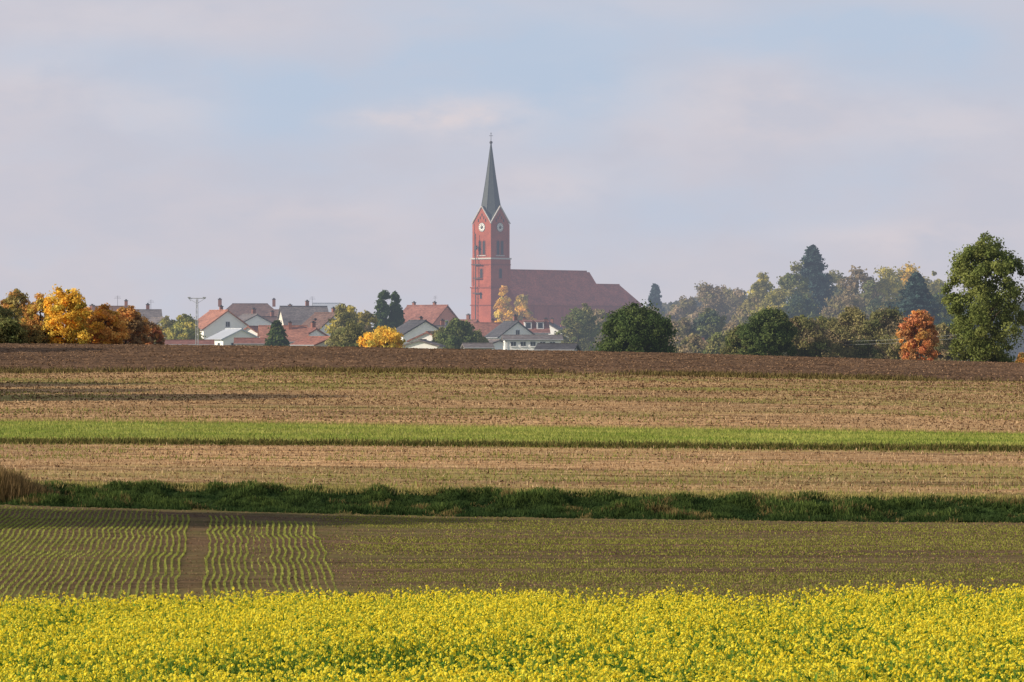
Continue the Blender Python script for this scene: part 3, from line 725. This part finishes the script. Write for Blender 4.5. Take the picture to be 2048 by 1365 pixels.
# ------------------------------------------------------------------ church
def church():
    D=900.; mp=D/F
    BR=brick('red_brick',(.37,.098,.060)); ST=plain('pale_stone_trim',(.48,.45,.42),.8,.08)
    SL=plain('green_grey_slate',(.052,.062,.058),.55,.25,1.2,.3); RT=tiles('church_roof_tiles',(.38,.105,.064)); LV=plain('dark_louvre',(.03,.03,.035),.8,.1)
    FACE=plain('clock_face_white',(.75,.74,.70),.6,.04); BR2=brick('dark_red_brick',(.26,.07,.045))
    X=PX(982,D); zb=-6.8
    e=bpy.data.objects.new('church',None); e.location=(X,D,zb); e.rotation_euler=(0,0,math.radians(45)); link(e)
    top(e,'red brick church with tall pointed spire, clocks and long tiled nave','church')
    def Z(py): return PZ(py,D)-zb
    ze,zp=Z(446),Z(414); h=2.95
    T=MB()
    T.box(-3.3,3.3,-3.3,3.3,0,Z(575)); T.box(-3.12,3.12,-3.12,3.12,Z(575),Z(518))
    zc=Z(517)
    v=[(-h,-h,zc),(h,-h,zc),(h,h,zc),(-h,h,zc),(-h,-h,ze),(h,-h,ze),(h,h,ze),(-h,h,ze),(0,-h,zp),(h,0,zp),(0,h,zp),(-h,0,zp)]
    T.add(v,[(0,1,5,8,4),(1,2,6,9,5),(2,3,7,10,6),(3,0,4,11,7)])
    for sx in(-1,1):
        for sy in(-1,1):
            T.box(min(sx*(h-.5),sx*(h+.13)),max(sx*(h-.5),sx*(h+.13)),min(sy*(h-.5),sy*(h+.13)),max(sy*(h-.5),sy*(h+.13)),zc+.02,ze-.35)
            a=3.12; T.box(min(sx*(a-.55),sx*(a+.12)),max(sx*(a-.55),sx*(a+.12)),min(sy*(a-.55),sy*(a+.12)),max(sy*(a-.55),sy*(a+.12)),Z(573),Z(519))
    T.obj('tower',BR,e)
    c=MB(); c.box(-3.42,3.42,-3.42,3.42,Z(519.5),Z(516.5)); c.obj('cornice',ST,e)
    for r,a,b in((3.3,531,529),(3.48,577,574.5),(3.5,612,610)):
        c=MB(); c.box(-r,r,-r,r,Z(a),Z(b)); c.obj('string_course',BR2,e)
    c=MB()
    for k in range(4):
        a=k*math.pi/2
        def rt(x,y,z): return (x*math.cos(a)-y*math.sin(a),x*math.sin(a)+y*math.cos(a),z)
        o=h+.13
        c.beam(rt(-h-.3,-o,ze-.25),rt(0,-o,zp+.12),.28,.2); c.beam(rt(h+.3,-o,ze-.25),rt(0,-o,zp+.12),.28,.2)
    c.obj('gable_trim',ST,e)
    c=MB(); o=h+.02; t=.12
    pts=[(-o,-o,ze+t),(o,-o,ze+t),(o,o,ze+t),(-o,o,ze+t),(0,-o,zp+t),(o,0,zp+t),(0,o,zp+t),(-o,0,zp+t),(0,0,zp+t)]
    c.add(pts,[(0,4,8),(4,1,8),(1,5,8),(5,2,8),(2,6,8),(6,3,8),(3,7,8),(7,0,8)])
    c.obj('gable_roof',SL,e)
    s=MB(); rings=[(Z(432),2.9),(Z(412),2.4),(Z(395),2.02),(Z(350),1.14),(Z(288),.09)]
    for k in range(len(rings)-1):
        z0,r0=rings[k]; z1,r1=rings[k+1]
        for i in range(8):
            t0=math.pi/8+i*math.pi/4; t1=t0+math.pi/4
            s.add([(r0*math.cos(t0),r0*math.sin(t0),z0),(r0*math.cos(t1),r0*math.sin(t1),z0),(r1*math.cos(t1),r1*math.sin(t1),z1),(r1*math.cos(t0),r1*math.sin(t0),z1)],[(0,1,2,3)])
    for i in range(8):
        t0=math.pi/8+i*math.pi/4
        for k in range(len(rings)-1):
            s.beam((rings[k][1]*math.cos(t0),rings[k][1]*math.sin(t0),rings[k][0]),(rings[k+1][1]*math.cos(t0),rings[k+1][1]*math.sin(t0),rings[k+1][0]),.1,.1)
    sp=s.obj('spire',SL,e)
    c=MB()
    zt=Z(288); c.tube((0,0,zt-.3),(0,0,Z(265)),.07,.05,6)
    for j in range(6):
        a0=-math.pi/2+math.pi*j/6;a1=a0+math.pi/6
        c.tube((0,0,zt+.3+.38*math.sin(a0)),(0,0,zt+.3+.38*math.sin(a1)),max(.02,.38*math.cos(a0)),max(.02,.38*math.cos(a1)),10)
    d=Vector((.707,-.707,0))
    c.beam(-d*.45+Vector((0,0,Z(272))),d*.45+Vector((0,0,Z(272))),.1,.1)
    c.beam(-d*.2+Vector((0,0,Z(268))),d*.2+Vector((0,0,Z(268))),.08,.08)
    c.obj('cross',MET,sp)
    def place(o,k,along,z,out):
        a=[-math.pi/2,0,math.pi/2,math.pi][k]
        o.rotation_euler=(0,0,a)
        p=Vector((along,-out,z)); p.rotate(Matrix.Rotation(a,3,'Z')); o.location=p
    def arch(w,hh,depth,mi,mb,cx=0,y=0,z0=0):
        n=8; pts=[(cx-w/2,z0),(cx+w/2,z0)]+[(cx+w/2*math.cos(math.pi*i/n),z0+hh-w/2+w/2*math.sin(math.pi*i/n)) for i in range(n+1)]
        m=len(pts); v=[(x,y,z) for x,z in pts]+[(x,y-depth,z) for x,z in pts]
        mb.add(v,[tuple(range(m,2*m))]+[((i+1)%m,i,m+i,m+(i+1)%m) for i in range(m)],mi)
    for k in range(4):
        m=MB(); n=24
        def disc(r,y0,y1,mi):
            v=[(r*math.cos(2*math.pi*i/n),y0,r*math.sin(2*math.pi*i/n)) for i in range(n)]+[(r*math.cos(2*math.pi*i/n),y1,r*math.sin(2*math.pi*i/n)) for i in range(n)]
            m.add(v,[tuple(range(n,2*n))]+[((i+1)%n,i,n+i,n+(i+1)%n) for i in range(n)],mi)
        disc(1.08,.02,-.08,1); disc(1.0,-.081,-.11,0); disc(.42,-.111,-.13,1)
        for i in range(12):
            a=math.pi/6*i; m.beam((.68*math.cos(a),-.125,.68*math.sin(a)),(.92*math.cos(a),-.125,.92*math.sin(a)),.12,.02,1,up=(0,1,0))
        o=m.obj('clock',[FACE,LV],e); place(o,k,0,Z(455.5),h)
        hd=MB(); hd.beam((0,-.16,0),(-.12,-.16,.72),.09,.03,0,up=(0,1,0)); hd.beam((0,-.16,0),(-.42,-.16,.22),.12,.03,0,up=(0,1,0)); hd.obj('clock_hand',ST,o)
        for sx in(-1,1):
            m=MB(); arch(1.15,3.6,.06,0,m,0,0,-.15); arch(.72,3.2,.03,1,m,0,-.062,0)
            for j in range(8): m.box(-.34,.34,-.13,-.094,.25+j*.33,.31+j*.33,2)
            o=m.obj('belfry_window',[BR2,LV,MET],e); place(o,k,sx*.66,Z(510),h)
        m=MB(); m.box(-1.4,1.4,-.22,0,-.2,0); o=m.obj('window_sill',ST,e); place(o,k,0,Z(510)-.16,h)
        for sx,zz in((-1.2,-.1),(-.6,.5),(0,1.15),(.6,.5),(1.2,-.1)):
            m=MB(); arch(.28,.75,.04,0,m,0,0,0); o=m.obj('gable_recess',LV,e); place(o,k,sx,Z(444)+zz,h)
        m=MB(); arch(1.15,2.5,.06,0,m,0,0,-.12); arch(.8,2.2,.03,1,m,0,-.062,0)
        o=m.obj('lancet_window',[BR2,LV],e); place(o,k,0,Z(557),3.12)
        m=MB(); arch(.6,1.5,.05,0,m,0,0,0); o=m.obj('slit_window',LV,e); place(o,k,0,Z(598),3.3)
    m=MB(); yy=1.25
    m.tube((-3.85,yy,2),(-3.85,yy,Z(468)),.13,.1,8)
    for py,w in((496,.5),(530,1.35),(557,1.2),(587,1.2)):
        m.beam((-3.85,yy-w*1.2,Z(py)),(-3.85,yy+w*.75,Z(py)),.22,.22); m.beam((-3.85,yy,Z(py)-.02),(-2.9,yy,Z(py)-.02),.12,.12)
    for zz in range(4,29): m.beam((-3.85,yy-.28,zz),(-3.85,yy+.28,zz),.05,.05)
    m.box(-4.05,-3.5,yy-.3,yy+.3,Z(500),Z(492))
    m.obj('service_mast',MET,e)
    W=6.0; x0=3.0; zr=Z(539.5); zee=Z(603); L=x0+(PX(1178,D)-X)/.7071-2.2
    m=MB()
    v=[(x0,-W,0),(x0,W,0),(x0,W,zee),(x0,0,zr-.2),(x0,-W,zee),(L,-W,0),(L,W,0),(L,W,zee),(L,0,zr-.2),(L,-W,zee)]
    m.add(v,[(0,4,3,2,1),(5,6,7,8,9),(0,5,9,4),(1,2,7,6),(4,9,8,3),(3,8,7,2)])
    n=6
    for i in range(n+1):
        xx=x0+.5+(L-x0-1)*i/n; m.box(xx-.35,xx+.35,-W-.5,-W+.01,0,zee-1.4); m.box(xx-.35,xx+.35,W-.01,W+.5,0,zee-1.4)
    m.box(x0,L,-W-.18,-W,zee-.75,zee-.35)
    m.obj('nave_wall',BR,e)
    def roof(name,xa,xb,w,zE,zR,hip,ov=.5):
        r=MB(); sl=(zR-zE)/w; xa2=xa-.02; xb2=xb+(0 if hip else .4)
        y=w+ov; zo=zE-sl*ov; rx=xb2-hip
        v=[(xa2,-y,zo),(xb2,-y,zo),(xb2,y,zo),(xa2,y,zo),(xa2,0,zR),(rx,0,zR)]; vb=[(a,b,c_-.3) for a,b,c_ in v]
        f=[(0,1,5,4),(2,3,4,5)]+([(1,2,5)] if hip else [])
        r.add(v+vb,f+[tuple(i+6 for i in q[::-1]) for q in f]+[(1,0,6,7),(3,2,8,9),(0,4,10,6),(4,3,9,10)]+([(2,1,7,8)] if hip else [(5,1,7,11),(2,5,11,8)]))
        r.beam((xa2,0,zR+.05),(rx,0,zR+.05),.35,.2)
        return r.obj(name,RT,e)
    roof('nave_roof',x0-.3,L,W,zee,zr,1.0)
    for i in range(n):
        xx=x0+.5+(L-x0-1)*(i+.5)/n
        m=MB(); arch(1.7,5.4,.07,0,m,0,0,-.15); arch(1.3,5.0,.03,1,m,0,-.072,0); m.box(-.05,.05,-.13,-.103,0,4.3,0)
        o=m.obj('nave_window',[BR2,GLASS],e); place(o,1,xx,3.6,W)
    w2=4.4; zr2=Z(566); ze2=Z(604); L2=x0+(PX(1228,D)-X)/.7071+.3
    m=MB(); m.box(L+.01,L2,-w2,w2,0,ze2)
    m.box(L2+.001,L2+2.2,-w2*.62,w2*.62,0,ze2)
    for xx in (L+1.8,L+4.8,L2-.4): m.box(xx-.3,xx+.3,-w2-.45,-w2-.001,0,ze2-1.2)
    m.obj('choir_wall',BR,e)
    roof('choir_roof',L,L2+2.8,w2,ze2,zr2,3.2)
    m=MB(); arch(1.3,4.6,.07,0,m,0,0,-.15); arch(1.0,4.2,.03,1,m,0,-.072,0); o=m.obj('choir_window',[BR2,GLASS],e); place(o,1,L+3.3,3.8,w2)
    m=MB(); arch(2.2,3.6,.12,0,m,0,0,0); arch(1.7,3.2,.05,1,m,0,-.125,0); o=m.obj('portal_door',[ST,DOORM],e); place(o,0,0,.3,3.3)
church()

# ------------------------------------------------------------------ masts, wires
def mast():
    D=560; X=PX(394,D); z0=float(gz(X,D))-.3; zt=PZ(598,D)-z0
    e=bpy.data.objects.new('antenna_mast',None); e.location=(X,D,z0); link(e); top(e,'slim grey steel mast with a T shaped head','antenna mast')
    m=MB(); s=.22
    for a,b in((-s,-s),(s,-s),(s,s),(-s,s)): m.beam((a,b,0),(a*.5,b*.5,zt),.06,.06)
    k=14
    for i in range(k):
        z1=zt*i/k;z2=zt*(i+1)/k; f1=1-.5*i/k; f2=1-.5*(i+1)/k
        m.beam((-s*f1,-s*f1,z1),(s*f2,-s*f2,z2),.03,.03); m.beam((s*f1,s*f1,z1),(-s*f2,s*f2,z2),.03,.03)
    m.obj('pole',GALV,e)
    m=MB(); m.beam((-1.25,0,zt+.06),(1.25,0,zt+.06),.12,.12); m.beam((-1.25,0,zt+.1),(-.9,0,zt-.35),.06,.06); m.beam((1.2,0,zt+.05),(.0,0,zt-.7),.05,.05); m.beam((-1.2,0,zt+.05),(0,0,zt-.7),.05,.05)
    m.box(-1.35,-.95,-.15,.15,zt+.12,zt+.26); m.box(.85,1.3,-.15,.15,zt+.12,zt+.26)
    m.obj('crossarm',GALV,e)
mast()
def wires():
    D=405; xa,xb=PX(1655,470),PX(2150,D); ya,yb=470,D
    za,zb=PZ(690,470),PZ(645,D)
    for nm,x,y,zt in(('utility_pole',xa,ya,za),('utility_pole',xb,yb,zb)):
        z0=float(gz(x,y))-.3
        e=bpy.data.objects.new(nm,None); e.location=(x,y,z0); link(e); top(e,'wooden utility pole with short crossarm','utility pole')
        m=MB(); m.tube((0,0,0),(0,0,zt-z0+.2),.12,.09,8); m.obj('pole',BARK,e)
        m=MB(); m.beam((-.1,-.6,zt-z0),(.1,.6,zt-z0),.1,.1); m.obj('crossarm',BARK,e)
    for dz,dy in((0,-.5),(.05,.5)):
        m=MB(); n=24; pts=[]
        for i in range(n+1):
            t=i/n; pts.append((xa+(xb-xa)*t,ya+(yb-ya)*t+dy,za+(zb-za)*t-1.2*4*t*(1-t)*.5+dz*8*(1 if dy>0 else 0)))
        for i in range(n): m.tube(pts[i],pts[i+1],.011,.011,5)
        o=m.obj('power_line',GALV); top(o,'thin pale overhead cable strung between poles','power line')
wires()

# ------------------------------------------------------------------ sky
w=bpy.data.worlds.new('World'); scene.world=w; w.use_nodes=True; nt=w.node_tree; nt.nodes.clear()
out=N(nt,'ShaderNodeOutputWorld'); tc=N(nt,'ShaderNodeTexCoord'); G=tc.outputs['Generated']
sky=N(nt,'ShaderNodeTexSky',sky_type='NISHITA'); sky.sun_disc=False; sky.sun_elevation=SUN_EL
sx,sy=-math.cos(SUN_AZ_BEYOND),math.sin(SUN_AZ_BEYOND)
sky.sun_rotation=math.atan2(sx,sy)%(2*math.pi)
sky.air_density=1.2; sky.dust_density=1.5
b1=N(nt,'ShaderNodeBackground'); nt.links.new(sky.outputs[0],b1.inputs[0]); b1.inputs[1].default_value=.12
sep=N(nt,'ShaderNodeSeparateXYZ'); nt.links.new(G,sep.inputs[0])
def M(op,a,b=None,c=None,clamp=False):
    n=N(nt,'ShaderNodeMath',operation=op); n.use_clamp=clamp
    for i,x in enumerate((a,b,c)):
        if x is None: continue
        if isinstance(x,(int,float)): n.inputs[i].default_value=x
        else: nt.links.new(x,n.inputs[i])
    return n.outputs[0]
n1=noise(nt,vmap(nt,G,(9,9,20),(3.1,.4,1.7)),1.0,5,.5)
n2=noise(nt,vmap(nt,G,(18,18,42),(8.3,2.,4.2)),1.0,5,.5)
n3=noise(nt,vmap(nt,G,(34,34,75),(1.3,7.,2.2)),1.0,6,.55)
def blob(px,py,rx,ry):
    u=(px-1024)/F; v=(682.5-py)/F; nrm=1/math.sqrt(1+u*u+v*v)
    du=M('DIVIDE',M('SUBTRACT',sep.outputs[0],u*nrm),rx/F); dv=M('DIVIDE',M('SUBTRACT',sep.outputs[2],v*nrm),ry/F)
    r=M('ADD',M('MULTIPLY',du,du),M('MULTIPLY',dv,dv))
    return M('EXPONENT',M('MULTIPLY',r,-1.0))
def addn(*a):
    r=a[0]
    for x in a[1:]: r=M('ADD',r,x)
    return r
gap=addn(M('MULTIPLY',blob(1040,100,420,150),.6),M('MULTIPLY',blob(1640,50,460,80),.5),M('MULTIPLY',blob(580,190,420,80),.6),M('MULTIPLY',blob(1120,200,160,140),.4),
         M('MULTIPLY',blob(1820,140,200,90),.45),M('MULTIPLY',blob(150,110,300,50),.4),M('MULTIPLY',blob(560,330,260,80),.3),M('MULTIPLY',blob(1750,370,300,70),.3),M('MULTIPLY',blob(1350,420,300,60),.25))
gap=addn(gap,M('MULTIPLY',M('SUBTRACT',n2,.5),1.3),M('MULTIPLY',M('SUBTRACT',n3,.5),1.1),.0)
blf=ramp(nt,gap,[(0.0,(0,0,0)),(.8,(.85,.85,.85))])
lil=ramp(nt,n3,[(.35,(.545,.55,.635)),(.65,(.645,.595,.64))])
hor=ramp(nt,sep.outputs[2],[(0.0,(.60,.58,.62)),(.035,(.575,.575,.65)),(.09,(.59,.60,.68))])
base=mixc(nt,.5,hor,lil)
c=mixc(nt,blf,base,(.465,.57,.72))
cu=addn(blob(920,235,140,44),M('MULTIPLY',blob(760,238,100,18),.7),M('MULTIPLY',blob(1800,475,220,30),.6),M('MULTIPLY',blob(320,225,150,50),.5),M('MULTIPLY',blob(1090,375,150,50),.5),M('MULTIPLY',blob(80,160,140,60),.45),M('MULTIPLY',blob(1440,210,320,90),.45),M('MULTIPLY',blob(680,420,150,40),.3),M('MULTIPLY',blob(1900,250,150,50),.45),M('MULTIPLY',blob(250,40,350,60),.35),M('MULTIPLY',blob(1250,20,200,40),.35))
cuf=M('MULTIPLY',cu,M('MULTIPLY_ADD',M('SUBTRACT',n3,.43),5.0,0.3,clamp=True),clamp=True)
c=mixc(nt,M('MULTIPLY',cuf,.7),c,(.76,.665,.665))
b2=N(nt,'ShaderNodeBackground'); nt.links.new(c,b2.inputs[0]); b2.inputs[1].default_value=1.0
mf=M('MULTIPLY_ADD',M('SUBTRACT',sep.outputs[2],.14),-3.0,1.0,clamp=True)
mf=M('MAXIMUM',mf,M('MULTIPLY_ADD',ramp(nt,n1,[(.45,(0,0,0)),(.6,(1,1,1))]),.2,.35))
ms=N(nt,'ShaderNodeMixShader'); nt.links.new(mf,ms.inputs[0]); nt.links.new(b1.outputs[0],ms.inputs[1]); nt.links.new(b2.outputs[0],ms.inputs[2]); nt.links.new(ms.outputs[0],out.inputs[0])

ld=bpy.data.lights.new('sun','SUN'); ld.energy=5.0; ld.angle=math.radians(.6); ld.color=(1,.87,.70)
lo=bpy.data.objects.new('sun',ld); link(lo)
dirv=Vector((sx*math.cos(SUN_EL),sy*math.cos(SUN_EL),math.sin(SUN_EL)))
lo.rotation_euler=dirv.to_track_quat('Z','Y').to_euler()
cam=bpy.data.cameras.new('camera'); cam.lens=135; cam.sensor_width=36; cam.clip_start=1; cam.clip_end=40000
co=bpy.data.objects.new('camera',cam); co.rotation_euler=(math.radians(90),0,0); link(co); scene.camera=co
scene.view_settings.view_transform='Standard'; scene.view_settings.look='None'; scene.view_settings.exposure=0
print('TOTAL FACES',sum(len(o.data.polygons) for o in scene.objects if o.type=='MESH'))
